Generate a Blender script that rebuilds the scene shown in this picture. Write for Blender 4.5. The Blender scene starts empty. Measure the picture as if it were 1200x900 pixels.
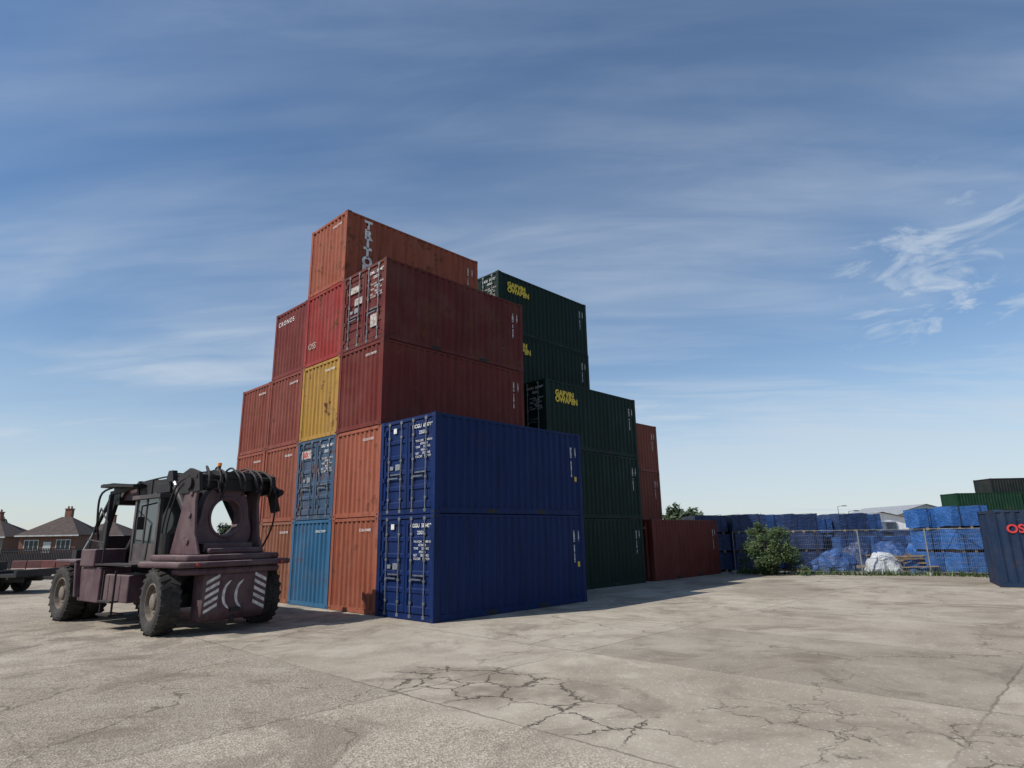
import bpy, bmesh, math, random
from mathutils import Vector, Matrix, noise
R=math.radians
random.seed(7)
S=bpy.context.scene
S.view_settings.view_transform='Standard'; S.view_settings.look='None'; S.view_settings.exposure=0
H=2.591;L=6.058;W=2.438;G=0.012;P=W+0.012

# ---------------------------------------------------------------- node helpers
class NT:
    def __init__(s,nt): s.nt=nt; s.n=nt.nodes; s.l=nt.links
    def node(s,t,**k):
        n=s.n.new(t)
        for a,b in k.items(): setattr(n,a,b)
        return n
    def put(s,sock,v):
        if isinstance(v,bpy.types.NodeSocket): s.l.new(v,sock)
        elif v is not None:
            if sock.type=='RGBA' and len(v)==3: v=(*v,1)
            sock.default_value=v
    def math(s,op,a,b=None,c=None,clamp=False):
        n=s.node('ShaderNodeMath',operation=op); n.use_clamp=clamp
        s.put(n.inputs[0],a); s.put(n.inputs[1],b); s.put(n.inputs[2],c)
        return n.outputs[0]
    def mix(s,f,a,b,mode='MIX'):
        n=s.node('ShaderNodeMix',data_type='RGBA',blend_type=mode)
        s.put(n.inputs[0],f); s.put(n.inputs[6],a); s.put(n.inputs[7],b)
        return n.outputs[2]
    def noise(s,vec,scale,detail=4,rough=.55,dist=0.,out=0):
        n=s.node('ShaderNodeTexNoise'); s.put(n.inputs['Vector'],vec)
        n.inputs['Scale'].default_value=scale; n.inputs['Detail'].default_value=detail
        n.inputs['Roughness'].default_value=rough; n.inputs['Distortion'].default_value=dist
        return n.outputs[out]
    def vor(s,vec,scale,feature='F1',out='Distance'):
        n=s.node('ShaderNodeTexVoronoi',feature=feature); s.put(n.inputs['Vector'],vec)
        n.inputs['Scale'].default_value=scale
        return n.outputs[out]
    def ramp(s,f,a,b,ca=0.,cb=1.):
        n=s.node('ShaderNodeMapRange'); n.interpolation_type='SMOOTHSTEP'
        s.put(n.inputs[0],f); n.inputs[1].default_value=a; n.inputs[2].default_value=b
        n.inputs[3].default_value=ca; n.inputs[4].default_value=cb
        return n.outputs[0]
    def vmul(s,vec,v):
        n=s.node('ShaderNodeVectorMath',operation='MULTIPLY'); s.put(n.inputs[0],vec); s.put(n.inputs[1],v); return n.outputs[0]
    def vadd(s,vec,v):
        n=s.node('ShaderNodeVectorMath',operation='ADD'); s.put(n.inputs[0],vec); s.put(n.inputs[1],v); return n.outputs[0]
    def dot(s,vec,v):
        n=s.node('ShaderNodeVectorMath',operation='DOT_PRODUCT'); s.put(n.inputs[0],vec); s.put(n.inputs[1],v); return n.outputs['Value']
    def comb(s,x,y,z=0.):
        n=s.node('ShaderNodeCombineXYZ'); s.put(n.inputs[0],x);s.put(n.inputs[1],y);s.put(n.inputs[2],z);return n.outputs[0]
    def bump(s,h,strength=.3,dist=.02):
        n=s.node('ShaderNodeBump'); s.put(n.inputs['Height'],h)
        n.inputs['Strength'].default_value=strength; n.inputs['Distance'].default_value=dist
        return n.outputs[0]
def newmat(name):
    m=bpy.data.materials.new(name); m.use_nodes=True
    t=NT(m.node_tree); b=t.n['Principled BSDF']
    return m,t,b
def simple(name,col,rough=.6,metal=0.,var=.25,scale=3.,bump=0.,bscale=20.,spec=.5):
    m,t,b=newmat(name)
    co=t.node('ShaderNodeTexCoord').outputs['Object']
    n=t.noise(co,scale,4,.6)
    f=t.ramp(n,.3,.7,1-var,1+var*.5)
    c=t.mix(1.,(*col,1),f,'MULTIPLY')
    t.put(b.inputs['Base Color'],c); b.inputs['Roughness'].default_value=rough
    b.inputs['Metallic'].default_value=metal; b.inputs['Specular IOR Level'].default_value=spec
    if bump: t.put(b.inputs['Normal'],t.bump(t.noise(co,bscale,3),bump,.02))
    return m

# ---------------------------------------------------------------- mesh builder
class MB:
    def __init__(s): s.v=[];s.f=[];s.m=[];s.M=None
    def add(s,vs,fs,mat=0):
        o=len(s.v)
        for v in vs:
            v=Vector(v)
            s.v.append(s.M@v if s.M else v)
        for f in fs: s.f.append([o+i for i in f]); s.m.append(mat)
    def box(s,x0,x1,y0,y1,z0,z1,mat=0):
        s.add([(x0,y0,z0),(x1,y0,z0),(x1,y1,z0),(x0,y1,z0),(x0,y0,z1),(x1,y0,z1),(x1,y1,z1),(x0,y1,z1)],
              [(0,3,2,1),(4,5,6,7),(0,1,5,4),(1,2,6,5),(2,3,7,6),(3,0,4,7)],mat)
    def cbox(s,c,d,mat=0,rot=None):
        M=s.M; T=Matrix.Translation(c)
        if rot: T=T@rot
        s.M=(M@T) if M else T
        s.box(-d[0]/2,d[0]/2,-d[1]/2,d[1]/2,-d[2]/2,d[2]/2,mat); s.M=M
    def beam(s,p0,p1,w,h,mat=0,w1=None,h1=None):
        p0=Vector(p0);p1=Vector(p1);d=(p1-p0).normalized()
        up=Vector((0,0,1)) if abs(d.z)<.98 else Vector((1,0,0))
        a=d.cross(up).normalized();b=a.cross(d)
        w1=w if w1 is None else w1;h1=h if h1 is None else h1
        vs=[]
        for p,ww,hh in((p0,w,h),(p1,w1,h1)):
            for i,j in((-1,-1),(1,-1),(1,1),(-1,1)): vs.append(p+a*ww/2*i+b*hh/2*j)
        s.add(vs,[(0,1,2,3),(7,6,5,4),(0,4,5,1),(1,5,6,2),(2,6,7,3),(3,7,4,0)],mat)
    def cyl(s,p0,p1,r,seg=10,mat=0,r1=None):
        p0=Vector(p0);p1=Vector(p1);d=(p1-p0).normalized()
        up=Vector((0,0,1)) if abs(d.z)<.98 else Vector((1,0,0))
        a=d.cross(up).normalized();b=a.cross(d);r1=r if r1 is None else r1
        vs=[];n=seg
        for p,rr in((p0,r),(p1,r1)):
            for i in range(n):
                t=2*math.pi*i/n; vs.append(p+a*rr*math.cos(t)+b*rr*math.sin(t))
        fs=[(i,(i+1)%n,n+(i+1)%n,n+i) for i in range(n)]
        fs+=[tuple(range(n-1,-1,-1)),tuple(range(n,2*n))]
        s.add(vs,fs,mat)
    def tube(s,pts,r,mat=0,seg=7):
        # smooth hose through control points (Catmull-Rom)
        P_=[Vector(p) for p in pts];P_=[P_[0]]+P_+[P_[-1]];q=[]
        for i in range(1,len(P_)-2):
            for k in range(6):
                t=k/6;a,b,c,d=P_[i-1:i+3]
                q.append(.5*((2*b)+(c-a)*t+(2*a-5*b+4*c-d)*t*t+(3*b-a-3*c+d)*t**3))
        q.append(P_[-2])
        for a,b in zip(q,q[1:]):
            if (b-a).length>1e-5: s.cyl(a,b,r,seg,mat)
    def lathe_y(s,prof,c,seg=28,mats=None):
        n=len(prof);vs=[]
        for i in range(seg):
            t=2*math.pi*i/seg
            for y,r in prof: vs.append((c[0]+r*math.cos(t),c[1]+y,c[2]+r*math.sin(t)))
        o=len(s.v); s.add(vs,[],0)
        for j in range(n-1):
            for i in range(seg):
                s.f.append([o+i*n+j,o+((i+1)%seg)*n+j,o+((i+1)%seg)*n+j+1,o+i*n+j+1]); s.m.append(mats[j] if mats else 0)
    def poly(s,pts,mat=0): s.add(pts,[tuple(range(len(pts)))],mat)
    def prism(s,pts,off,mat=0):
        n=len(pts);off=Vector(off);a=[Vector(p) for p in pts];b=[p+off for p in a]
        s.add(a+b,[tuple(range(n-1,-1,-1)),tuple(range(n,2*n))]+[(i,(i+1)%n,n+(i+1)%n,n+i) for i in range(n)],mat)
    def mesh(s,name,mats,smooth=False,fix=True):
        me=bpy.data.meshes.new(name); me.from_pydata([tuple(v) for v in s.v],[],s.f)
        for m in mats: me.materials.append(m)
        me.polygons.foreach_set('material_index',s.m)
        if fix:
            bm=bmesh.new();bm.from_mesh(me);bmesh.ops.recalc_face_normals(bm,faces=bm.faces);bm.to_mesh(me);bm.free()
        if smooth:
            me.polygons.foreach_set('use_smooth',[True]*len(me.polygons))
        me.update();return me
    def obj(s,name,mats,parent=None,smooth=False,bevel=0.,fix=True):
        o=bpy.data.objects.new(name,s.mesh(name,mats,smooth,fix)); S.collection.objects.link(o)
        if parent: o.parent=parent
        if bevel:
            b=o.modifiers.new('b','BEVEL');b.width=bevel;b.segments=2;b.limit_method='ANGLE'
        return o
def empty(name,loc=(0,0,0),rz=0.):
    e=bpy.data.objects.new(name,None);e.location=loc;e.rotation_euler=(0,0,rz);S.collection.objects.link(e);return e

# ---------------------------------------------------------------- materials
def container_paint():
    m,t,b=newmat('container_paint')
    oi=t.node('ShaderNodeObjectInfo'); co=t.node('ShaderNodeTexCoord').outputs['Object']
    r=t.math('MULTIPLY',oi.outputs['Random'],60.)
    v=t.vadd(co,t.comb(r,r,r))
    fade=t.noise(v,.9,4,.6); streak=t.noise(t.vmul(v,(7.,7.,.55)),1.,4,.6)
    c=t.mix(t.ramp(fade,.35,.75,0,.3),oi.outputs['Color'],t.mix(t.math('MULTIPLY_ADD',oi.outputs['Alpha'],.4,.03),oi.outputs['Color'],(.30,.26,.23,1)))
    c=t.mix(t.ramp(streak,.42,.75,0,.5),c,t.mix(1.,c,(.40,.37,.35,1),'MULTIPLY'))
    rn=t.noise(v,3.2,7,.72)
    thr=t.math('ADD',t.math('MULTIPLY',rn,.7),t.math('MULTIPLY',fade,.3))
    rust=t.math('MULTIPLY',t.ramp(thr,.545,.62),oi.outputs['Alpha'],clamp=True)
    c=t.mix(rust,c,t.mix(streak,(.035,.013,.008,1),(.17,.065,.03,1)))
    sc=t.noise(t.vmul(v,(2.,2.,9.)),1.6,6,.75)
    c=t.mix(t.math('MULTIPLY',t.ramp(sc,.64,.72),t.math('MULTIPLY',oi.outputs['Alpha'],.5)),c,(.36,.31,.27,1))
    t.put(b.inputs['Base Color'],c)
    t.put(b.inputs['Roughness'],t.math('ADD',t.math('MULTIPLY',rust,.3),t.ramp(fade,.3,.7,.46,.66)))
    b.inputs['Specular IOR Level'].default_value=.16
    t.put(b.inputs['Normal'],t.bump(t.noise(v,1.6,2,.5),.4,.06))
    return m
M_paint=container_paint()
M_galv=simple('galvanised',(.27,.28,.29),.5,.5,.3,8)
M_rod=simple('lock_rod_steel',(.16,.17,.19),.5,.5,.3,8)
M_dark=simple('rubber_and_recess_shade',(.012,.012,.012),.8,0,.3,8)  # door gasket rubber, also painted shade for casting holes and fork pockets
M_white=simple('marking_white',(.66,.66,.64),.6,0,.3,6)
M_yel=simple('marking_yellow',(.62,.45,.03),.6,0,.2,6)
M_redmk=simple('marking_red',(.50,.03,.03),.6,0,.2,6)

# ---------------------------------------------------------------- containers
def corr(mb,axis,a0,a1,z0,z1,outer,sign,depth,pitch):
    n=max(1,round((a1-a0)/pitch)); p=(a1-a0)/n
    pr=[]
    for i in range(n):
        s0=a0+i*p
        pr+=[(s0,0),(s0+.26*p,0),(s0+.5*p,1),(s0+.76*p,1)]
    pr.append((a1,0))
    vs=[]
    for a,d in pr:
        q=outer+sign*depth*d
        for z in(z0,z1): vs.append((a,q,z) if axis=='x' else (q,a,z))
    mb.add(vs,[(2*i,2*i+2,2*i+3,2*i+1) for i in range(len(pr)-1)],0)
def door_end(mb,x,s):
    def bx(a,b,y0,y1,z0,z1,m=0):
        lo,hi=sorted((x+s*a,x+s*b)); mb.box(lo,hi,y0,y1,z0,z1,m)
    bx(.075,.09,.12,W-.12,.14,H-.10,2)
    mid=W/2
    for y0,y1 in((.15,mid-.012),(mid+.012,W-.15)):
        z0,z1=.17,H-.13
        bx(.035,.074,y0,y0+.09,z0,z1);bx(.035,.074,y1-.09,y1,z0,z1)
        bx(.036,.074,y0+.09,y1-.09,z0,z0+.09);bx(.036,.074,y0+.09,y1-.09,z1-.09,z1)
        n=5;zz0=z0+.09;zz1=z1-.09;p=(zz1-zz0)/n;pr=[]
        for i in range(n):
            q=zz0+i*p; pr+=[(q,.04),(q+.14*p,.04),(q+.22*p,.068),(q+.86*p,.068),(q+.94*p,.04)]
        pr.append((zz1,.04));vs=[]
        for z,d in pr:
            vs+= [(x+s*d,y0+.09,z),(x+s*d,y1-.09,z)]
        mb.add(vs,[(2*i,2*i+1,2*i+3,2*i+2) for i in range(len(pr)-1)],0)
        w=y1-y0
        for k,fy in enumerate((.24,.76)):
            y=y0+w*fy
            mb.cyl((x+s*.012,y,.05),(x+s*.012,y,H-.045),.017,8,1)
            for z in(.10,H-.10): bx(.0,.034,y-.05,y+.05,z-.04,z+.04,1)
            for z in(.42,.95,1.45,2.1): bx(.004,.036,y-.045,y+.045,z-.03,z+.03,1)
            sgn=1 if fy<.5 else -1
            zh=.98 if k else 1.08
            bx(-.006,.012,min(y,y+sgn*.42*w),max(y,y+sgn*.42*w),zh-.018,zh+.018,1)
        yo=y0 if y0<mid-.5 else y1
        for z in(.35,.95,1.6,2.25):
            bx(.01,.034,yo-.07,yo+.07,z-.06,z+.06,0)
def container_mesh(name,front_door):
    mb=MB();pw=.16
    for x0 in(0,L-pw):
        for y0 in(0,W-.14):
            mb.box(x0+.004,x0+pw-.004,y0+.004,y0+.136,.118,H-.118)
    for x0 in(0,L-.178):
        for y0 in(0,W-.162):
            for z0 in(0,H-.118):
                mb.box(x0,x0+.178,y0,y0+.162,z0,z0+.118)
                ye=y0-.0015 if y0==0 else y0+.1635
                ya,yb=sorted((ye,ye+(.004 if y0==0 else -.004)))
                mb.box(x0+.05,x0+.128,ya,yb,z0+.035,z0+.083,2)  # casting hole: dark patch on the face, its inner shade put in as colour
                xe=x0-.0015 if x0==0 else x0+.1795
                xa,xb=sorted((xe,xe+(.004 if x0==0 else -.004)))
                mb.box(xa,xb,y0+.045,y0+.117,z0+.035,z0+.083,2)  # same painted dark hole on the end face
    for y0,y1 in((.012,.06),(W-.06,W-.012)):
        mb.box(.178,L-.178,y0,y1,.014,.165); mb.box(.178,L-.178,y0,y1,H-.075,H-.012)
        mb.box(.16,L-.16,y0-.004 if y0<1 else y0+.01,y0+.03 if y0<1 else y1+.004,.15,.168)
        for xc in(L/2-1.02,L/2+1.02):
            ya,yb=(.0095,.0115) if y0<1 else (W-.0115,W-.0095)
            mb.box(xc-.18,xc+.18,ya,yb,.03,.135,2)  # fork pocket: flat dark rectangle painting the shade of an opening
    corr(mb,'x',.156,L-.156,.16,H-.07,.014,1,.036,.278)
    corr(mb,'x',.156,L-.156,.16,H-.07,W-.014,-1,.036,.278)
    for x0,x1 in((.008,.11),(L-.11,L-.008)):
        mb.box(x0,x1,.162,W-.162,.014,.14); mb.box(x0,x1,.162,W-.162,H-.10,H-.012)
    mb.box(.1,L-.1,.05,W-.05,H-.03,H-.02); mb.box(.1,L-.1,.05,W-.05,.10,.14,2)
    for e,s in((0,1),(L,-1)):
        isd=(e==0)==front_door
        if isd: door_end(mb,e,s)
        else: corr(mb,'y',.136,W-.136,.13,H-.09,e+s*.018,s,.045,.245)
    return mb.mesh(name,[M_paint,M_rod,M_dark])
ME_D=container_mesh('container_door',True); ME_C=container_mesh('container_wall',False)
def text(s,size,parent,loc,face,mat,name='marking',align='LEFT',spacing=1.,line=1.,bold=0.):
    cu=bpy.data.curves.new(name,'FONT');cu.body=s;cu.size=size;cu.align_x=align
    cu.space_character=spacing;cu.space_line=line;cu.offset=bold
    cu.materials.append(mat)
    o=bpy.data.objects.new(name,cu);S.collection.objects.link(o);o.parent=parent;o.location=loc
    o.rotation_euler={'side':(R(90),0,0),'end':(R(90),0,R(-90))}[face]
    return o
def rid(): return ''.join(random.choice('CGTMXSEU') for _ in range(3))+'U'
def container(x,y,row,col,door=False,rust=.5,rz=0.,marks=True,z=None):
    o=bpy.data.objects.new('shipping_container',ME_D if door else ME_C);S.collection.objects.link(o)
    j=random.uniform(-.02,.02)
    o.location=(x+j,y+random.uniform(-.008,.008),(row-1)*H if z is None else z);o.rotation_euler=(0,0,rz)
    o.color=(*col,rust)
    if marks:
        a=rid();n='%06d'%random.randint(200000,890000)
        text('\n'.join(a+' '+n),.11,o,(5.52,-.0,2.05),'side',M_white,'id_marking',line=.78,align='CENTER',bold=.004)
        text('\n'.join('22G1'),.10,o,(5.74,-.0,2.05),'side',M_white,'type_marking',line=.8,align='CENTER',bold=.003)
        if door:
            text(a+'  '+n+' 2',.135,o,(.028,1.02,2.26),'end',M_white,'id_marking',bold=.002)
            text('22G1',.12,o,(.028,.72,2.09),'end',M_white,'type_marking',bold=.002)
            text('MAX.GW.  30480 KG\n         67200 LB\nTARE      2230 KG\n          4920 LB\nNET      28250 KG\nCU.CAP.   33.2 CM',.08,o,(.028,.86,1.88),'end',M_white,'weight_marking',line=1.05,bold=.0)
            mb=MB();mb.box(.026,.030,1.55,1.75,1.2,1.36,0);mb.box(.026,.030,1.85,2.0,1.22,1.32,0)
            mb.obj('data_plate',[M_galv],o)
        else:
            text(a+' '+n,.10,o,(.010,.95,2.2),'end',M_white,'id_marking',bold=.001)
    return o
NAVY=(.0042,.017,.080);ORNG=(.25,.075,.042);BRN=(.20,.055,.034);GRN=(.0045,.018,.012)
YEL=(.33,.185,.036);LBL=(.028,.105,.205);SBL=(.035,.07,.125);TRI=(.26,.068,.034)
# bay 1
for r in(1,2):
    c=container(0,0,r,NAVY,True,.05)
    mb=MB();mb.box(5.66,5.76,-.004,.0,1.05,1.2,0);mb.obj('yellow_sticker',[M_yel],c)
    mb=MB();mb.box(.022,.026,1.72,1.86,2.22,2.36,0);mb.obj('logo_plate',[M_white],c)
container(0,P,1,(.25,.076,.044),False,.55);container(0,P,2,(.27,.08,.046),False,.5)
container(0,P,3,(.122,.019,.014),False,.55);c4=container(0,P,4,(.102,.016,.012),True,.95)
M_worn=simple('worn_white',(.36,.31,.28),.7,0,.6,9)
mb=MB();mb.box(.020,.027,1.45,2.1,1.9,2.12,0);mb.box(.020,.027,1.3,1.75,1.45,1.68,0);mb.box(.020,.027,.45,.8,.5,.9,0)
mb.obj('white_patches',[M_worn],c4)
container(0,2*P,1,LBL,False,.55)
c=container(0,2*P,2,SBL,True,.95)
mb=MB();mb.box(.016,.023,1.55,2.15,1.98,2.25,0);mb.obj('label_panel',[M_worn],c)
text('CSX',.2,c,(.012,2.1,2.04),'end',M_redmk,'logo',bold=.01)
container(0,2*P,3,YEL,False,1.)
c=container(0,2*P,4,(.24,.024,.020),False,.85,marks=False)
text('OSS',.30,c,(.012,2.2,.62),'end',M_worn,'logo',bold=.002)
tr=container(0,2*P,5,TRI,False,.8)
text('\n'.join('TRITON'),.48,tr,(.85,-.0,2.10),'side',M_white,'brand_lettering',line=.70,align='CENTER',bold=.026)
container(0,3*P,1,(.20,.08,.047),False,.7);container(0,3*P,2,(.22,.066,.04),False,.6)
container(0,3*P,3,(.18,.044,.031),False,.6)
c=container(0,3*P,4,(.14,.024,.02),False,.5,marks=False)
text('CRONOS',.25,c,(.010,2.2,2.05),'end',M_white,'lettering',bold=.0,spacing=1.3)
for r,cc in((1,(.19,.065,.04)),(2,(.22,.06,.036)),(3,(.19,.048,.031))): container(0,4*P,r,cc,False,.6)
# bay 2
X2=7.25
for r in(1,2,3):
    c=container(X2,P,r,GRN,True,.08)
    if r==3: text('GARVIN\nOWABEN',.31,c,(.55,-.003,2.02),'side',M_yel,'lettering',line=.78,bold=.018)
for r in(1,2,3,4,5):
    c=container(X2,2*P,r,GRN,True,.08)
    if r>3: text('GARVIN\nOWABEN',.31,c,(.55,-.003,2.02),'side',M_yel,'lettering',line=.78,bold=.018)
for r in(1,2): container(X2,3*P,r,BRN,False,.5); container(X2,4*P,r,ORNG,False,.5)
# bay 3
container(14.05,P,1,(.11,.020,.015),False,.5)
for r,cc in((1,BRN),(2,(.17,.04,.024)),(3,(.20,.05,.03))): container(14.2,5.6,r,cc,False,.5)

# ---------------------------------------------------------------- ground
def ground():
    m,t,b=newmat('concrete_yard')
    co=t.node('ShaderNodeTexCoord').outputs['Object']
    sp=t.node('ShaderNodeSeparateXYZ');t.l.new(co,sp.inputs[0]);X,Y=sp.outputs[0],sp.outputs[1]
    big=t.noise(co,.16,4,.55);med=t.noise(co,1.1,7,.65);fine=t.noise(co,38,3,.75)
    c=t.mix(t.ramp(big,.35,.65),(.305,.262,.205,1),(.405,.358,.292,1))
    c=t.mix(t.ramp(med,.40,.70,0,.65),c,(.225,.19,.15,1))
    nl=t.math('SUBTRACT',t.noise(co,.5,5,.6),.5)
    wob=t.math('ADD',X,t.math('MULTIPLY',nl,2.0))
    rough=t.ramp(wob,-4.9,-4.2,1,0)
    st=t.node('ShaderNodeSeparateColor');vc=t.node('ShaderNodeTexVoronoi');t.put(vc.inputs['Vector'],co);vc.inputs['Scale'].default_value=45.
    t.l.new(vc.outputs['Color'],st.inputs[0])
    c=t.mix(t.math('MULTIPLY',rough,t.ramp(med,.3,.6,.75,.4)),c,t.mix(t.ramp(st.outputs[0],.1,.9),(.19,.15,.11,1),(.50,.44,.36,1)))
    c=t.mix(t.ramp(fine,.35,.7,.0,.30),c,t.mix(1.,c,(.55,.53,.5,1),'MULTIPLY'))
    c=t.mix(t.ramp(st.outputs[1],.93,.97,.0,.45),c,(.53,.48,.41,1))
    stn=t.noise(co,.38,6,.7,1.)
    c=t.mix(t.ramp(stn,.52,.64,0,.6),c,(.165,.135,.105,1))
    c=t.mix(t.ramp(stn,.46,.33,0,.4),c,(.48,.435,.365,1))
    d=t.node('ShaderNodeVectorMath',operation='DISTANCE');t.l.new(co,d.inputs[0]);d.inputs[1].default_value=(-3.7,5.5,0)
    oil=t.math('MULTIPLY',t.ramp(d.outputs['Value'],1.5,7,1,0),t.ramp(med,.42,.6))
    c=t.mix(t.math('MULTIPLY',oil,.5),c,(.10,.085,.07,1))
    wn=t.math('MULTIPLY',t.math('SUBTRACT',t.noise(co,2.3,5,.7),.5),.16)
    def joint(w,x0,sx,wd):
        q=t.math('DIVIDE',t.math('SUBTRACT',t.math('ADD',w,wn),x0),sx)
        rd=t.math('ROUND',q);fl=t.math('FLOOR',q)
        dd=t.math('MULTIPLY',t.math('ABSOLUTE',t.math('SUBTRACT',q,rd)),sx)
        return t.ramp(dd,wd*.4,wd,1,0),fl
    j1,f1=joint(X,-8.43,3.88,.026);j2,f2=joint(Y,-10.85,5.9,.024)
    wnz=t.node('ShaderNodeTexWhiteNoise',noise_dimensions='2D');t.put(wnz.inputs['Vector'],t.comb(f1,f2))
    c=t.mix(1.,c,t.comb(*[t.ramp(wnz.outputs['Value'],0,1,.88,1.08)]*3),'MULTIPLY')
    jn=t.math('MULTIPLY',t.math('MAXIMUM',j1,j2),t.ramp(big,.40,.55,.35,1.))
    cvn=t.noise(co,2.2,6,.7,0,1)
    cv=t.vadd(co,t.vmul(cvn,(.75,.75,0)))
    cv1=t.vadd(cv,t.vmul(t.noise(co,.5,3,.6,0,1),(2.,2.,0)))
    e1=t.vor(cv1,.17,'DISTANCE_TO_EDGE')
    k1=t.math('MULTIPLY',t.ramp(e1,.0010,.0034,1,0),t.ramp(med,.38,.52,.3,1.))
    e2=t.vor(cv,1.35,'DISTANCE_TO_EDGE')
    def zone(p,r0,r1,sc=(1,1,1)):
        q=t.node('ShaderNodeVectorMath',operation='DISTANCE');t.put(q.inputs[0],t.vmul(co,sc));q.inputs[1].default_value=(p[0]*sc[0],p[1]*sc[1],0)
        dn=t.math('ADD',q.outputs['Value'],t.math('MULTIPLY',nl,2.4))
        return t.ramp(dn,r0,r1,1,0)
    z1=zone((-3.5,-5.3),.85,1.2,(1.,.72,1));z2=zone((-2.4,-10.6),.6,1.5,(1.,.6,1));z3=zone((-3.9,-7.6),.4,.8,(1.,.45,1))
    k2=t.math('MULTIPLY',t.math('MAXIMUM',t.math('MULTIPLY',t.ramp(e2,.007,.028,1,0),t.math('MAXIMUM',z1,z3)),
        t.math('MULTIPLY',t.ramp(e2,.005,.017,.8,0),t.math('MULTIPLY',z2,t.ramp(med,.42,.54)))),1.)
    crk=t.math('MAXIMUM',t.math('MULTIPLY',jn,.7),k2)
    allc=t.math('MAXIMUM',crk,t.math('MULTIPLY',k1,.8))
    c=t.mix(t.math('MULTIPLY',z1,t.ramp(med,.4,.6,.15,.65)),c,(.19,.155,.12,1))
    c=t.mix(t.math('MULTIPLY',allc,.8),c,(.065,.052,.04,1))
    dd=t.node('ShaderNodeVectorMath',operation='LENGTH');t.l.new(co,dd.inputs[0])
    far=t.ramp(t.math('ADD',dd.outputs['Value'],t.math('MULTIPLY',big,30.)),70,95)
    c=t.mix(far,c,t.mix(med,(.06,.075,.03,1),(.14,.13,.07,1)))
    t.put(b.inputs['Base Color'],c);b.inputs['Roughness'].default_value=.92;b.inputs['Specular IOR Level'].default_value=.2
    h=t.math('ADD',t.math('MULTIPLY',fine,.5),t.math('MULTIPLY',med,2.0))
    h=t.math('ADD',h,t.math('MULTIPLY',t.math('MULTIPLY',vc.outputs['Distance'],rough),.8))
    h=t.math('SUBTRACT',h,t.math('MULTIPLY',k2,2.6))
    t.put(b.inputs['Normal'],t.bump(h,.8,.014))
    mb=MB();s=2500;mb.poly([(-s,-s,0),(s,-s,0),(s,s,0),(-s,s,0)])
    mb.obj('ground',[m],fix=False)
ground()

# ---------------------------------------------------------------- reach stacker
def vehicle_paint(name,col,rgh=.5,dust=(.14,.105,.10),top=.8):
    m,t,b=newmat(name);co=t.node('ShaderNodeTexCoord').outputs['Object']
    n=t.noise(co,1.4,6,.65);n2=t.noise(t.vmul(co,(3,3,.6)),1.5,5,.65);n3=t.noise(co,5,6,.75)
    c=t.mix(t.ramp(n,.32,.68,0,.55),(*col,1),(*dust,1))
    c=t.mix(t.ramp(n2,.5,.75,0,.6),c,t.mix(1.,c,(.35,.3,.3,1),'MULTIPLY'))
    c=t.mix(t.ramp(n3,.58,.66,0,.7),c,(.045,.024,.017,1))
    g=t.node('ShaderNodeNewGeometry');up=t.dot(g.outputs['True Normal'],(0,0,1))
    c=t.mix(t.math('MULTIPLY',t.ramp(up,.4,.95,0,top),t.ramp(n3,.35,.6,1,.5)),c,(.25,.20,.185,1))
    t.put(b.inputs['Base Color'],c);t.put(b.inputs['Roughness'],t.ramp(n,.3,.7,rgh,rgh+.25))
    b.inputs['Specular IOR Level'].default_value=.35
    t.put(b.inputs['Normal'],t.bump(n3,.15,.02));return m
M_mar=vehicle_paint('faded_maroon',(.066,.030,.040));M_blk=vehicle_paint('dark_frame',(.009,.008,.009),.5,(.03,.026,.025),.3)
M_tyre=simple('tyre',(.032,.028,.025),.9,0,.5,5,.4,30);M_hub=simple('hub_tan',(.15,.12,.095),.8,0,.4,6)
M_chrome=simple('cylinder_rod',(.4,.4,.4),.3,.8,.1);
M_glass=simple('cab_glass',(.03,.04,.045),.06,0,.1,1,spec=.9)
M_orange=simple('beacon_orange',(.8,.22,.02),.4)
M_redl=simple('tail_light',(.25,.02,.02),.3)
def wheel(parent,x,y,side,r=.71,w=.46,name='wheel'):
    mb=MB();s=side;h=w/2;c=(0,0,0)
    pr=[(-h*.8*s,.57*r),(-h*s,.71*r),(-h*s,.86*r),(-h*.86*s,r*.965),(-h*.5*s,r*.985),(h*.5*s,r*.985),(h*.86*s,r*.965),(h*s,.86*r),(h*s,.71*r),(h*.8*s,.57*r),
        (h*.82*s,.53*r),(h*.35*s,.5*r),(h*.22*s,.28*r),(h*.70*s,.24*r),(h*.78*s,.18*r),(h*.78*s,.0)]
    mt=[0]*9+[1]*6
    mb.lathe_y(pr,c,36,mt)
    n=22
    for i in range(n):
        for k in(-1,1):
            t=2*math.pi*(i+(.25*k))/n
            rot=Matrix.Rotation(-t,4,'Y')@Matrix.Rotation(R(22*k),4,'X')
            mb.cbox((math.cos(t)*(r-.02),k*h*.5,math.sin(t)*(r-.02)),(.05,h*.92,.085),0,rot)
    for i in range(10):
        t=2*math.pi*i/10;mb.cyl((.37*r*math.cos(t),s*h*.28,.37*r*math.sin(t)),(.37*r*math.cos(t),s*h*.42,.37*r*math.sin(t)),.02,6,1)
    o=mb.obj(name,[M_tyre,M_hub],parent);o.location=(x,y,r);return o
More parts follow.
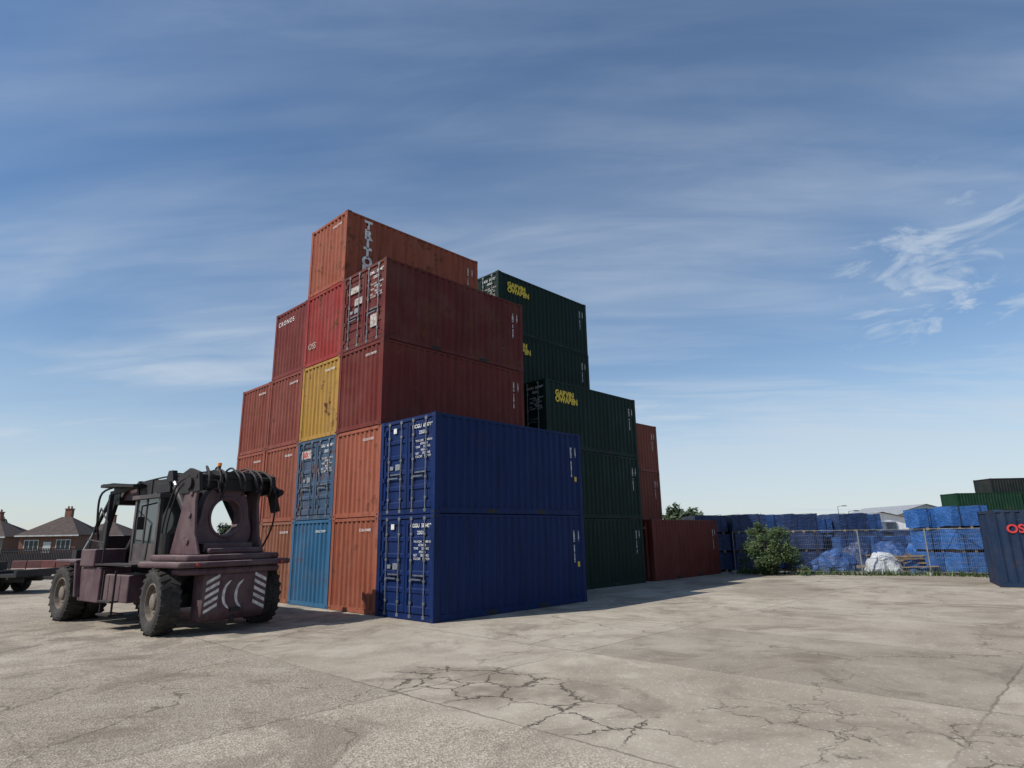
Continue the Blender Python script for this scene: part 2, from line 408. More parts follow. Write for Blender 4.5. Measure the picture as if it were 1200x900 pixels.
def reach_stacker():
    E=empty('reach_stacker',(-3.75,3.72,0),R(97))
    for y,s in((1.22,1),(-1.22,-1)):
        o=wheel(E,0,y,s,name='rear_wheel');o.rotation_euler=(0,0,R(-7))
    for y,s in((1.33,1),(.80,1),(-.80,-1),(-1.33,-1)): wheel(E,5.1,y,s,name='front_wheel')
    mb=MB()
    for s in(-1,1): mb.box(-.6,6.0,s*.55-.13,s*.55+.13,.62,1.18)
    mb.box(4.3,5.9,-.42,.42,.5,1.35);mb.box(-.25,.25,-1.0,1.0,.55,.85);mb.box(4.95,5.25,-1.1,1.1,.55,.85)
    mb.box(1.4,3.9,-.42,.42,.6,1.1)
    mb.obj('chassis',[M_blk],E,bevel=.02)
    mb=MB();cw=.78
    prof=[(-.86,.26),(-.98,.42),(-1.04,1.30),(-.5,1.30),(-.5,.26)]
    mb.prism([(x,-cw,z) for x,z in prof],(0,2*cw,0))
    mb.prism([(-1.10,-1.0,1.28),(-1.10,1.0,1.28),(-.72,1.25,1.28),(-.4,1.25,1.28),(-.4,-1.25,1.28),(-.72,-1.25,1.28)],(0,0,.14))
    mb.obj('counterweight',[M_mar],E,bevel=.05)
    mk=MB()
    def fx(z): return -.98-.06*(z-.42)/.88-.006
    def pl(pts,mat=0): mk.poly([(fx(z),y,z) for y,z in pts],mat)
    for s in(1,-1):
        ya,yb=s*.43,s*.73
        for i in range(5):
            z=.44+i*.155
            pl([(ya,z+.15),(yb,z),(yb,z+.075),(ya,z+.225)])
    for k in(0,1):
        yc=.22-k*.30;pts=[]
        for i in range(13):
            a=R(-80+160*i/12);pts.append((yc+.24*math.cos(a)-.12,.82+.32*math.sin(a)))
        for i in range(12,-1,-1):
            a=R(-80+160*i/12);pts.append((yc+.09*math.cos(a)-.04,.82+.23*math.sin(a)))
        for i in range(12):
            pl([pts[i],pts[i+1],pts[25-i-1],pts[25-i]])
    mk.obj('rear_markings',[simple('worn_marking',(.58,.54,.52),.7,0,.4,9)],E,fix=False)
    mb=MB();mb.box(-1.03,-.985,-.12,.12,.44,.53,0)
    mb.cyl((-.9,0,.2),(-.9,0,.45),.05,10,0)
    mb.obj('tow_pin',[M_blk],E)
    # deck with overhanging wings
    mb=MB()
    out=[(-1.20,-.85),(-1.20,.85),(-1.0,1.38),(.7,1.5),(.9,1.2),(.9,-1.2),(.7,-1.5),(-1.0,-1.38)]
    mb.prism([(x,y,1.44) for x,y in out],(0,0,.13))
    inn=[(-1.10,-.75),(-1.10,.75),(-.85,1.15),(.6,1.3),(.6,-1.3),(-.85,-1.15)]
    mb.prism([(x,y,1.575) for x,y in inn],(0,0,.14))
    mb.prism([(-.95,-.6,1.72),(-.95,.7,1.72),(.9,.75,1.72),(.9,-.75,1.72)],(0,0,.13))
    mb.obj('rear_deck',[M_mar],E,bevel=.045)
    mb=MB()
    for s in(-1,1):
        mb.cyl((-1.13,s*1.02,1.505),(-1.19,s*1.02,1.505),.04,12,0)
        mb.box(-.35,.35,s*1.02-.2,s*1.02+.2,1.2,1.43,1)
    mb.box(-.49,.6,-.6,.6,1.1,1.43,1)
    mb.obj('tail_lights',[M_redl,M_blk],E)
    # boom support: plate with round opening, plus side legs
    mb=MB();N=40;inn=[];out=[];yo=.14;zc=2.56
    for i in range(N):
        a=2*math.pi*i/N;ca,sa=math.cos(a),math.sin(a)
        inn.append((yo+.36*ca,zc+.42*sa))
        hw=.60+(.26*(-sa) if sa<0 else -.06*sa)
        k=(abs(ca/hw)**3.0+abs(sa/.74)**3.0)**(-1/3.0)
        out.append((yo+k*ca,zc+k*sa))
    x0,x1=-.50,-.22
    vs=[(x0,y,z) for y,z in inn]+[(x0,y,z) for y,z in out]+[(x1,y,z) for y,z in inn]+[(x1,y,z) for y,z in out]
    fs=[]
    for i in range(N):
        j=(i+1)%N
        fs+=[(i,j,N+j,N+i),(2*N+j,2*N+i,3*N+i,3*N+j),(j,i,2*N+i,2*N+j),(N+i,N+j,3*N+j,3*N+i)]
    mb.add(vs,fs,0)
    # raised collar round the opening
    vs=[];q=[(-.545,.005),(-.545,.06),(-.49,.06),(-.49,.005)]
    for i in range(N):
        a=2*math.pi*i/N
        for xx,e in q: vs.append((xx,yo+(.36+e)*math.cos(a),zc+(.42+e)*math.sin(a)))
    fs=[]
    for i in range(N):
        j=(i+1)%N
        for k in range(4): fs.append((i*4+k,j*4+k,j*4+(k+1)%4,i*4+(k+1)%4))
    mb.add(vs,fs,0)
    for s in(1,-1):
        y=yo+s*.74
        mb.prism([(-.95,y,1.72),(-.70,y,2.15),(-.58,y,2.9),(-.66,y,3.35),(-.1,y,3.4),(.05,y,2.7),(.4,y,1.72)],(0,s*.07,0),0)
        for z in(2.0,2.6,3.1): mb.cyl((-.42,y+s*.07,z),(-.42,y+s*.11,z),.07,12,0)
    mb.beam((-.66,yo-.6,1.86),(-.66,yo+.6,1.86),.22,.2,0)
    mb.obj('boom_support',[M_mar],E,bevel=.02)
    mb=MB()
    mb.cyl((-.35,-.95,3.35),(-.35,1.05,3.35),.16,16,0)
    for y in(-.98,-.5,.34,.9):
        mb.prism([(-.80,y,3.15),(-.70,y,3.58),(-.25,y,3.70),(.25,y,3.55),(.15,y,3.1)],(0,.08,0),0)
    mb.box(-.62,-.1,-.42,.32,3.2,3.62,0);mb.box(-.5,.0,-.88,-.55,3.45,3.66,0)
    mb.cyl((-.75,-1.15,3.18),(.3,-1.10,3.45),.08,12,0);mb.cyl((-.6,-1.0,3.5),(-.6,1.0,3.5),.055,10,0)
    mb.beam((-.6,-1.12,2.7),(-.4,-1.02,3.5),.12,.2,0);mb.beam((-.55,-1.25,3.1),(-.3,-.9,3.62),.14,.16,0)
    # shoulder cylinders rising above the cab
    for y in(-.55,.62):
        mb.cyl((-.1,y,2.15),(1.1,y,3.35),.10,14,0);mb.cyl((1.1,y,3.35),(1.35,y,3.6),.05,12,1)
        mb.prism([(1.2,y-.06,3.5),(1.28,y-.06,3.78),(1.5,y-.06,3.78),(1.6,y-.06,3.5)],(0,.12,0),0)
    rr=random.Random(3)
    for i in range(8):
        y=-.8+.22*i+rr.uniform(-.07,.07);d=rr.uniform(-.12,.12);e=rr.uniform(0,.25)
        mb.tube([(-.05,y*.6,3.66),(-.40,y*.9,3.68+.3*e),(-.74,y+d*.3,3.52),(-.80,y+d,3.25),(-.68,y+d*1.6,2.98+e)],rr.choice((.018,.024,.03)))
    for y in(.95,1.04): mb.tube([(-.4,y,3.5),(.2,y,3.3),(.6,y,2.6),(.75,y,1.8)],.02)
    mb.tube([(-.5,-.9,3.6),(-.72,-1.02,3.2),(-.7,-1.0,2.4),(-.4,-.95,1.85)],.022)
    mb.obj('boom_pivot',[M_blk,M_chrome],E)
    mb=MB()
    mb.beam((-.4,0,3.42),(3.9,0,3.40),.74,.48,0);mb.beam((3.8,0,3.40),(5.3,0,3.38),.58,.38,1)
    for x in(.6,1.8,3.0,3.8): mb.beam((x,0,3.41),(x+.12,0,3.41),.80,.54,0)
    mb.box(5.0,5.5,-.40,.40,3.08,3.58,0)
    for y in(-.28,-.2,.3): mb.tube([(-.1,y,3.69),(1.2,y,3.70),(2.6,y,3.71),(4.2,y,3.63)],.025,0)
    mb.box(1.5,2.3,.40,.60,3.25,3.5,0);mb.box(3.0,3.7,-.60,-.40,3.2,3.5,0);mb.box(2.0,2.5,-.2,.25,3.66,3.80,0)
    mb.obj('boom',[M_blk,M_mar],E,bevel=.012)
    mb=MB()
    for y in(-.62,.62):
        mb.cyl((3.9,y,1.2),(2.9,y*.95,2.45),.11,14,0);mb.cyl((2.9,y*.95,2.45),(2.25,y*.9,3.25),.06,12,1)
        mb.cyl((5.3,y*.5,3.1),(4.7,y*.6,3.55),.045,10,1)
    mb.obj('lift_cylinders',[M_blk,M_chrome],E)
    mb=MB()
    for s in(-1,1):
        mb.beam((5.4,s*.36,3.15),(5.75,s*.45,1.9),.12,.18,0)
        mb.beam((4.9,s*.66,3.35),(4.8,s*.70,1.7),.10,.12,0)
        mb.beam((5.75,s*.45,1.95),(4.9,s*.7,1.75),.08,.10,0)
        mb.beam((4.85,s*.68,2.5),(5.6,s*.42,2.4),.07,.08,0)
        mb.beam((4.9,s*.66,3.38),(3.6,s*.42,3.55),.10,.10,0)
        mb.cyl((5.3,s*.5,3.3),(5.55,s*.75,2.3),.05,10,0);mb.cyl((5.55,s*.75,2.3),(5.7,s*.9,1.8),.03,8,1)
    mb.box(4.7,5.55,-.74,.74,3.57,3.66,0);mb.box(5.6,5.9,-1.1,1.1,1.55,1.82,0);mb.box(5.65,5.85,-.4,.4,1.82,2.2,0)
    mb.beam((3.4,.55,3.52),(5.0,.72,3.60),.35,.08,0)
    mb.tube([(4.6,.5,3.6),(5.2,.8,3.4),(5.3,.8,2.7),(5.6,.6,2.1)],.03)
    mb.obj('lifting_head',[M_blk,M_chrome],E)
    mb=MB();x0,x1,y0,y1,z0,z1=1.15,2.55,-.25,.95,1.55,3.08
    for x in(x0,x1-.1):
        for y in(y0,y1-.09): mb.box(x,x+.1,y,y+.09,z0,z1,0)
    mb.box(x0-.05,x1+.1,y0-.05,y1+.05,z1,z1+.10,0)
    mb.box(x0,x1,y0,y1,z0-.14,z0,0)
    mb.box(x0+.1,x1-.1,y1-.07,y1-.02,z0,z0+.42,0);mb.box(x0+.1,x1-.1,y0+.02,y0+.07,z0,z0+.42,0)
    mb.box(x0+.02,x0+.07,y0+.09,y1-.09,z0,z0+.45,0);mb.box(x1-.07,x1-.02,y0+.09,y1-.09,z0,z0+.3,0)
    mb.box(x0+.75,x0+.82,y1-.075,y1-.015,z0+.42,z1,0)
    mb.box(x0+.1,x1-.1,y1-.05,y1-.035,z0+.42,z1,1);mb.box(x0+.1,x1-.1,y0+.035,y0+.05,z0+.42,z1,1)
    mb.box(x0+.04,x0+.05,y0+.09,y1-.09,z0+.45,z1,1);mb.box(x1-.05,x1-.04,y0+.09,y1-.09,z0+.3,z1,1)
    mb.obj('cab',[vehicle_paint('cab_paint',(.04,.034,.036)),M_glass],E,bevel=.008)
    mb=MB();mb.cyl((-.2,.25,3.62),(-.2,.25,3.80),.04,10,1);mb.cyl((-.2,.25,3.80),(-.2,.25,3.88),.05,12,0);mb.obj('beacon',[M_orange,M_blk],E)
    mb=MB()
    for s in(-1,1):
        y0,y1=sorted((s*.70,s*1.42))
        mb.box(2.9,4.2,y0,y1,.55,1.40);mb.box(1.25,2.6,y0,y1,.62,1.25)
        y0,y1=sorted((s*.60,s*1.55))
        mb.box(4.25,5.7,y0,y1,1.50,1.58)
        mb.prism([(4.25,y0,1.5),(4.05,y0,.65),(4.13,y0,.65),(4.33,y0,1.5)],(0,y1-y0,0))
    mb.box(3.2,4.1,.75,1.50,1.42,1.85)
    mb.obj('side_boxes',[M_mar],E,bevel=.03)
    mb=MB()
    for z in(.32,.62): mb.box(1.7,2.4,1.25,1.6,z,z+.04)
    for x in(1.72,2.36): mb.box(x,x+.03,1.5,1.54,.3,1.35)
    mb.box(1.0,3.1,1.0,1.5,1.46,1.50)
    def rail(pts):
        for a,b2 in zip(pts,pts[1:]): mb.cyl(a,b2,.02,6,0)
    rail([(2.8,1.45,1.5),(2.8,1.45,2.5),(3.6,1.35,2.9),(4.3,1.3,1.6)]);rail([(2.8,1.45,2.0),(4.05,1.4,2.1)])
    rail([(.7,1.35,1.6),(.7,1.3,2.4)])
    rail([(1.2,1.0,2.95),(1.05,1.40,2.85),(1.05,1.40,2.5)])
    mb.box(1.02,1.07,1.32,1.48,2.3,2.6)
    mb.cyl((.4,-.9,1.7),(.4,-.9,2.9),.08,12,0);mb.cyl((.4,-.9,2.9),(.28,-.9,3.05),.07,12,0)
    mb.cyl((.55,.95,1.72),(.55,.95,2.2),.17,14,0)
    mb.obj('steps_and_rails',[M_blk],E)
reach_stacker()

# ---------------------------------------------------------------- wrapped packs
def tarp(name,col):
    m,t,b=newmat(name);co=t.node('ShaderNodeTexCoord').outputs['Object']
    n=t.noise(co,2.2,5,.65,.6);w=t.noise(t.vmul(co,(1,1,3.5)),3.,4,.65,1.)
    c=t.mix(t.ramp(n,.35,.7,0,.5),(*col,1),tuple(min(1,x*1.9+.03) for x in col)+(1,))
    t.put(b.inputs['Base Color'],c);b.inputs['Roughness'].default_value=.42
    t.put(b.inputs['Normal'],t.bump(w,1.,.08));return m
T_navy=tarp('tarp_navy',(.012,.028,.085));T_blue=tarp('tarp_blue',(.022,.095,.29));T_mid=tarp('tarp_mid',(.016,.055,.17));T_white=tarp('tarp_white',(.38,.40,.42))
M_wood=simple('timber',(.27,.19,.11),.8,0,.4,5);M_band=simple('strap',(.02,.02,.02),.6)
def lumpbox(mb,c,d,amp,rz=0,mat=0,n=5,seed=0):
    bm=bmesh.new();bmesh.ops.create_cube(bm,size=1)
    bmesh.ops.subdivide_edges(bm,edges=bm.edges,cuts=n,use_grid_fill=True)
    M=Matrix.Translation(c)@Matrix.Rotation(rz,4,'Z')
    vs=[]
    for v in bm.verts:
        p=Vector((v.co.x*d[0],v.co.y*d[1],v.co.z*d[2]))
        nz=noise.noise_vector(p*1.3+Vector((seed*7.3,seed*3.1,seed)))
        vs.append(M@(p+nz*amp))
    bm.verts.index_update()
    mb.add(vs,[tuple(v.index for v in f.verts) for f in bm.faces],mat);bm.free()
sd=[0]
def pack_stack(x,y,rz,dims,levels,mat,gap=.09):
    o_=MB();dx,dy,dz=dims
    for k in range(levels):
        sd[0]+=1;z=.1+k*(dz+gap)+dz/2
        lumpbox(o_,(random.uniform(-.07,.07),random.uniform(-.05,.05),z),(dx*random.uniform(.93,1.04),dy,dz),.05,R(random.uniform(-2,2)),0,6,sd[0])
        for sx in(-.32,0,.32): o_.box(sx*dx-.05,sx*dx+.05,-dy/2,dy/2,z-dz/2-gap+.01,z-dz/2+.01,1)
        for sx in(-.28,.28): o_.box(sx*dx-.012,sx*dx+.012,-dy/2-.045,dy/2+.045,z+dz/2+.02,z+dz/2+.035,2);o_.box(sx*dx-.012,sx*dx+.012,-dy/2-.055,-dy/2-.045,z-dz/2,z+dz/2+.035,2)
    o=o_.obj('wrapped_timber_stack',[mat,M_wood,M_band]);o.location=(x,y,0);o.rotation_euler=(0,0,rz);return o
for i,(x,y,l,mt) in enumerate([(22.0,4.1,3,T_navy),(22.9,2.5,3,T_navy),(24.9,2.5,3,T_mid),(25.4,.7,3,T_navy),(27.6,.8,3,T_mid),(28.4,-.9,3,T_navy),(30.6,-.9,3,T_mid),(32.0,-3.2,2,T_navy),(24.6,4.8,3,T_navy),(33.8,-2.6,2,T_mid)]):
    pack_stack(x,y,R(-46),(1.75,2.6,.84 if i!=4 else .76),l,mt,.11)
for x,y,l,dm in((25.3,-5.7,3,(1.5,1.2,.84)),(24.3,-7.1,3,(1.6,1.2,.86)),(27.2,-7.4,3,(1.7,1.2,.80)),(26.6,-9.3,2,(1.7,1.2,.78))):
    pack_stack(x,y,R(-50),dm,l,T_blue,.13)
def heap(x,y,d,mat,name='tarpaulin_heap',amp=.22,rz=0):
    mb=MB();sd[0]+=1;bm=bmesh.new();bmesh.ops.create_icosphere(bm,subdivisions=4,radius=1)
    bm.verts.index_update();vs=[]
    for v in bm.verts:
        p=v.co.copy();q=Vector((p.x*d[0]/2,p.y*d[1]/2,max(p.z,-.02)*d[2]))
        nz=noise.noise_vector(q*2.1+Vector((sd[0]*5,0,0)));nz2=noise.noise_vector(q*5+Vector((sd[0]*5,0,0)))
        q=q+nz*amp+nz2*amp*.35;q.z=max(q.z,0);vs.append(q)
    mb.add(vs,[tuple(v.index for v in f.verts) for f in bm.faces]);bm.free()
    o=mb.obj(name,[mat]);o.location=(x,y,0);o.rotation_euler=(0,0,rz)
heap(23.9,-1.7,(2.4,1.6,1.0),T_mid,rz=R(-50));heap(24.9,-2.4,(1.6,1.6,1.4),T_navy);heap(23.5,-3.9,(1.7,1.2,.9),T_white,rz=R(-50))
heap(25.6,-3.7,(2.2,2.,1.4),T_mid);heap(26.9,-4.9,(2,2,1.4),T_blue);heap(24.4,-4.9,(1.1,1.0,.7),T_blue)
for x,y in((26.4,-1.6),(27.6,-2.9),(29.0,-4.4)): pack_stack(x,y,R(-40),(1.7,1.2,.72),2,T_mid)
mb=MB()
for i in range(26):
    a=R(-50+random.uniform(-14,14));c=Vector((24.5+random.uniform(-.6,.6),-4.4+random.uniform(-.8,.8),.1+.035*i*.8))
    dv=Vector((math.cos(a),math.sin(a),random.uniform(-.06,.06)))*random.uniform(.7,1.5);mb.beam(c-dv,c+dv,.12,.05,0)
mb.obj('timber_pile',[M_wood])

M_foot=simple('fence_foot',(.26,.25,.23),.9)
def fence_panel(p0,p1):
    p0=Vector(p0);p1=Vector(p1);l=(p1-p0).length;mb=MB();q=.014
    mb.box(0,2*q,-q,q,.05,2.0);mb.box(l-2*q,l,-q,q,.05,2.0);mb.box(2*q,l-2*q,-q,q,1.97,1.995);mb.box(2*q,l-2*q,-q,q,.13,.155)
    n=int(l/.075)
    for i in range(1,n): mb.box(i*l/n-.002,i*l/n+.002,-.002,.002,.16,1.96)
    for z in [.16+.2*k for k in range(1,9)]: mb.box(.04,l-.04,-.0045,-.0022,z-.002,z+.002)
    mb.box(-.12,.12,-.3,.3,0,.13,1)
    o=mb.obj('mesh_fence_panel',[M_galv,M_foot])
    o.location=p0;o.rotation_euler=(0,0,math.atan2(p1.y-p0.y,p1.x-p0.x))
fp=[(20.75,2.0,0),(21.2,-.6,0),(22.0,-3.4,0),(23.2,-5.8,0),(23.2,-9.0,0),(23.8,-12.2,0)]
for a,b_ in zip(fp,fp[1:]): fence_panel(a,b_)

c=container(17.75,-8.85,1,(.012,.026,.06),False,.3,R(-76),marks=False)
text('OS',.40,c,(.48,-.004,1.82),'side',M_redmk,'lettering_red',bold=.012)
text('SO CARGO',.40,c,(1.05,-.004,1.82),'side',M_white,'lettering_white',bold=.012)
for i in range(2):
    for r in(1,2):
        container(62.4+i*4.1,-1.2-i*4.6,r,(.006,.034,.018) if i==0 else (.008,.028,.017),False,.2,R(-48),marks=False)
container(67.4,-3.4,3,(.015,.02,.02),False,.2,R(-48),marks=False,z=H*2-1.1)

# ---------------------------------------------------------------- vegetation
def leafmat(name,a,b_):
    m,t,b=newmat(name);oi=t.node('ShaderNodeNewGeometry')
    c=t.mix(oi.outputs['Random Per Island'],(*a,1),(*b_,1))
    t.put(b.inputs['Base Color'],c);b.inputs['Roughness'].default_value=.6
    return m
M_leaf=leafmat('leaves',(.020,.042,.012),(.070,.105,.026));M_bark=simple('bark',(.10,.075,.05),.9)
M_dleaf=leafmat('far_leaves',(.015,.03,.010),(.045,.065,.022))
def leaves(mb,c,r,n,size,mat=0,squash=(1,1,1)):
    for _ in range(n):
        d=Vector([random.gauss(0,1) for _ in range(3)]).normalized()*(random.random()**.45)
        p=Vector(c)+Vector((d.x*r*squash[0],d.y*r*squash[1],d.z*r*squash[2]))
        if p.z<.02: continue
        a=Vector([random.gauss(0,1) for _ in range(3)]).normalized();b2=a.orthogonal().normalized();s=size*random.uniform(.6,1.3)
        mb.add([p-a*s,p-b2*s*.45,p+a*s,p+b2*s*.45],[(0,1,2,3)],mat)
def bush():
    mb=MB()
    for i in range(16):
        a=random.uniform(0,6.28);rr=random.uniform(.2,1.25);z=random.uniform(1.,2.4)
        mb.cyl((0,0,0),(rr*math.cos(a),rr*math.sin(a),z),.03,6,1,.008)
        leaves(mb,(rr*math.cos(a),rr*math.sin(a),z),random.uniform(.15,.25),60,.06)
    for i in range(60):
        a=random.uniform(0,6.28);z=random.uniform(.12,2.0);rr=random.uniform(.1,1.45)*(1.1-.5*(z/2.1))
        leaves(mb,(rr*math.cos(a),rr*math.sin(a),z),random.uniform(.18,.40),190,.055)
    o=mb.obj('bush',[M_leaf,M_bark],fix=False);o.location=(20.4,.05,0)
bush()
def weeds():
    mb=MB()
    for i in range(1600):
        t=random.random()
        k=random.randrange(len(fp)-1);a=Vector(fp[k]).lerp(Vector(fp[k+1]),t)+Vector((random.gauss(-.1,.25),random.gauss(0,.2),0))
        h=random.uniform(.08,.38);d=Vector((random.gauss(0,.08),random.gauss(0,.08),h));w=Vector((random.uniform(-.03,.03),random.uniform(-.03,.03),0))
        mb.add([a-w,a+w,a+d],[(0,1,2)])
    mb.obj('weeds',[M_leaf],fix=False)
weeds()
def dtrees(name,pts,size):
    mb=MB()
    for x,y,h in pts:
        mb.cyl((x,y,0),(x,y,h*.6),.25,6,1,.1)
        for i in range(9):
            a=random.uniform(0,6.28);rr=h*.28*random.random();z=h*random.uniform(.35,.85)
            leaves(mb,(x+rr*math.cos(a),y+rr*math.sin(a),z),h*random.uniform(.13,.24),90,size)
    mb.obj(name,[M_dleaf,M_bark],fix=False)
dtrees('distant_trees',[(54+random.uniform(-2,2)+i*1.5,37-i*2.4,random.uniform(4.4,6.0)) for i in range(6)],.35)
dtrees('distant_trees',[(10+i*9+random.uniform(-3,3),150-i*6+random.uniform(-5,5),random.uniform(4,7)) for i in range(-4,16)],.5)
dtrees('distant_trees',[(120+i*4+random.uniform(-3,3),60-i*9+random.uniform(-5,5),random.uniform(3.5,6)) for i in range(0,16)],.5)

# ---------------------------------------------------------------- houses
def brickmat():
    m,t,b=newmat('brick');co=t.node('ShaderNodeTexCoord').outputs['Object']
    n=t.node('ShaderNodeTexBrick');t.put(n.inputs['Vector'],co);n.inputs['Scale'].default_value=4
    n.inputs['Color1'].default_value=(.22,.09,.06,1);n.inputs['Color2'].default_value=(.16,.065,.04,1);n.inputs['Mortar'].default_value=(.24,.21,.18,1)
    t.put(b.inputs['Base Color'],n.outputs[0]);b.inputs['Roughness'].default_value=.9;return m
M_brick=brickmat();M_tile=simple('roof_tiles',(.060,.040,.034),.85,0,.35,2,.6,6);M_wf=simple('window_frame',(.6,.6,.58),.5)
M_wg=simple('window_glass',(.03,.035,.04),.1,0,.1)
def house(x,y,rz,w=9,d=8,eh=3.0,rh=2.7):
    E=empty('brick_house',(x,y,0),rz)
    mb=MB();mb.box(-w/2,w/2,-d/2,d/2,0,eh);mb.obj('walls',[M_brick],E)
    mb=MB();o=.45;r=max(.4,(w-d)/2+.6)
    mb.add([(-w/2-o,-d/2-o,eh),(w/2+o,-d/2-o,eh),(w/2+o,d/2+o,eh),(-w/2-o,d/2+o,eh),(-r,0,eh+rh),(r,0,eh+rh)],[(0,1,5,4),(1,2,5),(2,3,4,5),(3,0,4),(3,2,1,0)])
    mb.obj('roof',[M_tile],E)
    mb=MB();mb.box(-w/2-o,w/2+o,-d/2-o-.03,-d/2-o,eh-.15,eh+.02);mb.box(-w/2-o-.03,-w/2-o,-d/2-o,d/2+o,eh-.15,eh+.02);mb.obj('gutters',[M_wf],E)
    mb=MB();mb.box(-.45,.45,.2,.85,eh+rh*.6,eh+rh+1.1);mb.box(-.52,.52,.13,.92,eh+rh+1.1,eh+rh+1.22)
    for q in(-.22,.22): mb.cyl((q,.52,eh+rh+1.22),(q,.52,eh+rh+1.55),.12,8)
    mb.obj('chimney',[M_brick],E)
    mb=MB()
    for q in(-w*.28,w*.28):
        mb.box(q-.95,q+.95,-d/2-.06,-d/2-.01,1.0,2.4,0)
        for k in(-1,0,1): mb.box(q+k*.6-.25,q+k*.6+.25,-d/2-.075,-d/2-.062,1.1,2.3,1)
    for q in(-d*.2,d*.25):
        mb.box(-w/2-.06,-w/2-.01,q-.6,q+.6,1.0,2.4,0);mb.box(-w/2-.075,-w/2-.062,q-.5,q+.5,1.1,2.3,1)
    mb.obj('windows',[M_wf,M_wg],E)
    mb=MB();mb.box(-.5,.5,-d/2-.06,-d/2-.01,0,2.1,0);mb.obj('door',[M_wf],E)
def gp(depth,lat): return (-9.98+.7209*depth+.6931*lat, -12.34+.6931*depth-.7209*lat)
x,y=gp(92,-65.2);house(x,y,R(-40),7.4,7.2,3.0,2.6)
x,y=gp(92,-75.5);house(x,y,R(-40),8.,8,2.9,2.4)
x,y=gp(105,-67);house(x,y,R(-40),8.,8,2.9,2.2)
mb=MB();a=Vector((*gp(50,-60),0));b_=Vector((*gp(50,-18),0));d=(b_-a);n=320
for i in range(n):
    p=a+d*(i/n);mb.box(p.x-.035,p.x+.035,p.y-.035,p.y+.035,0,1.6)
mb.beam(a+Vector((0,0,1.4)),b_+Vector((0,0,1.4)),.05,.08);mb.beam(a+Vector((0,0,.4)),b_+Vector((0,0,.4)),.05,.08)
mb.obj('palisade_fence',[simple('fence_dark',(.03,.03,.035),.7)])
mb=MB();a=Vector((*gp(53,-62),0));b_=Vector((*gp(53,-18),0));mb.beam(a+Vector((0,0,.6)),b_+Vector((0,0,.6)),.2,1.2);mb.obj('yard_wall',[simple('wall_dark',(.06,.05,.045),.9)])
M_steel=simple('trailer_steel',(.022,.020,.020),.7)
def trailer():
    x,y=gp(27.3,-20.2);E=empty('flatbed_trailer',(x,y,0),math.atan2(.7209,-.6931))
    mb=MB();mb.box(0,9,-1.2,1.2,.68,.80,0);mb.box(.2,8.8,-.6,-.45,.45,.68,0);mb.box(.2,8.8,.45,.6,.45,.68,0)
    for i in range(8): mb.box(.3+i*1.1,.36+i*1.1,-1.22,1.22,.60,.68,0)
    mb.box(0,.12,-1.2,1.2,.80,.95,0)
    mb.beam((0,0,.6),(-1.6,0,.55),.14,.14,0);mb.box(-1.75,-1.55,-.15,.15,.45,.65,0)
    mb.obj('bed',[M_steel],E)
    mb=MB()
    for i in range(7): mb.beam((.6+i*.9,-1.0,.80+.06),(1.2+i*.9,1.0,.86),.25,.12,0)
    mb.box(2.0,3.2,-.8,.5,.92,1.25,0)
    mb.obj('load',[M_steel],E)
    for x_ in(1.4,2.3):
        for s in(-1,1): wheel(E,x_,s*.95,s,.36,.28,'trailer_wheel').location=(x_,s*.95,.36)
trailer()
for lt,cc in((-33.4,(.08,.02,.018)),(-31.4,(.12,.03,.024))):
    x,y=gp(44,lt);mb=MB()
    for k in range(2):
        mb.prism([(-1+k*1.02,-.28,0),(-1+k*1.02,.28,0),(-1+k*1.02,.1,.35),(-1+k*1.02,.08,.85),(-1+k*1.02,-.08,.85),(-1+k*1.02,-.1,.35)],(.98,0,0))
    o=mb.obj('plastic_barrier',[simple('barrier',cc,.5)],bevel=.02);o.location=(x,y,0);o.rotation_euler=(0,0,R(-46))
def shed(x,y,rz,w,d,h,rh,col,name='warehouse'):
    E=empty(name,(x,y,0),rz)
    mb=MB();mb.prism([(-w/2,-d/2,0),(w/2,-d/2,0),(w/2,-d/2,h),(0,-d/2,h+rh),(-w/2,-d/2,h)],(0,d,0));mb.obj('walls',[simple('cladding',col,.6,0,.15)],E)
    mb=MB();o=.3
    for s in(-1,1):
        mb.add([(s*(w/2+o),-d/2-o,h-.05),(0,-d/2-o,h+rh+.06),(0,d/2+o,h+rh+.06),(s*(w/2+o),d/2+o,h-.05)],[(0,1,2,3)])
    mb.obj('roof',[simple('roof_sheet',(.30,.31,.32),.5)],E)
    mb=MB();mb.box(-1.2,1.2,-d/2-.06,-d/2-.02,0,min(3.2,h-.3));mb.box(w/2-2,w/2-1.,-d/2-.06,-d/2-.02,1.5,2.5);mb.box(-w/2+1,-w/2+2.,-d/2-.06,-d/2-.02,1.5,2.5)
    mb.obj('door',[simple('shutter',(.12,.16,.22),.5)],E)
x,y=gp(58,32.4);shed(x,y,R(-46),4.6,4,2.9,.5,(.7,.71,.72),'site_office')
x,y=gp(64,38.5);shed(x,y,R(-46),5,5,3.0,.6,(.5,.49,.45),'site_office')
x,y=gp(90,54);shed(x,y,R(-46),9,14,3.8,1.2,(.6,.61,.62))
x,y=gp(110,68);shed(x,y,R(-40),10,16,3.6,1.2,(.45,.47,.5))
for dp,lt,h in((80,41,4.8),(70,37,3.9),(95,60,4.6)):
    x,y=gp(dp,lt);mb=MB();mb.cyl((0,0,0),(0,0,h),.07,8,0,.04);mb.beam((0,0,h),(.8,0,h+.1),.05,.05);mb.box(.6,1.1,-.1,.1,h+.02,h+.14)
    o=mb.obj('street_lamp',[M_galv]);o.location=(x,y,0);o.rotation_euler=(0,0,R(-46))

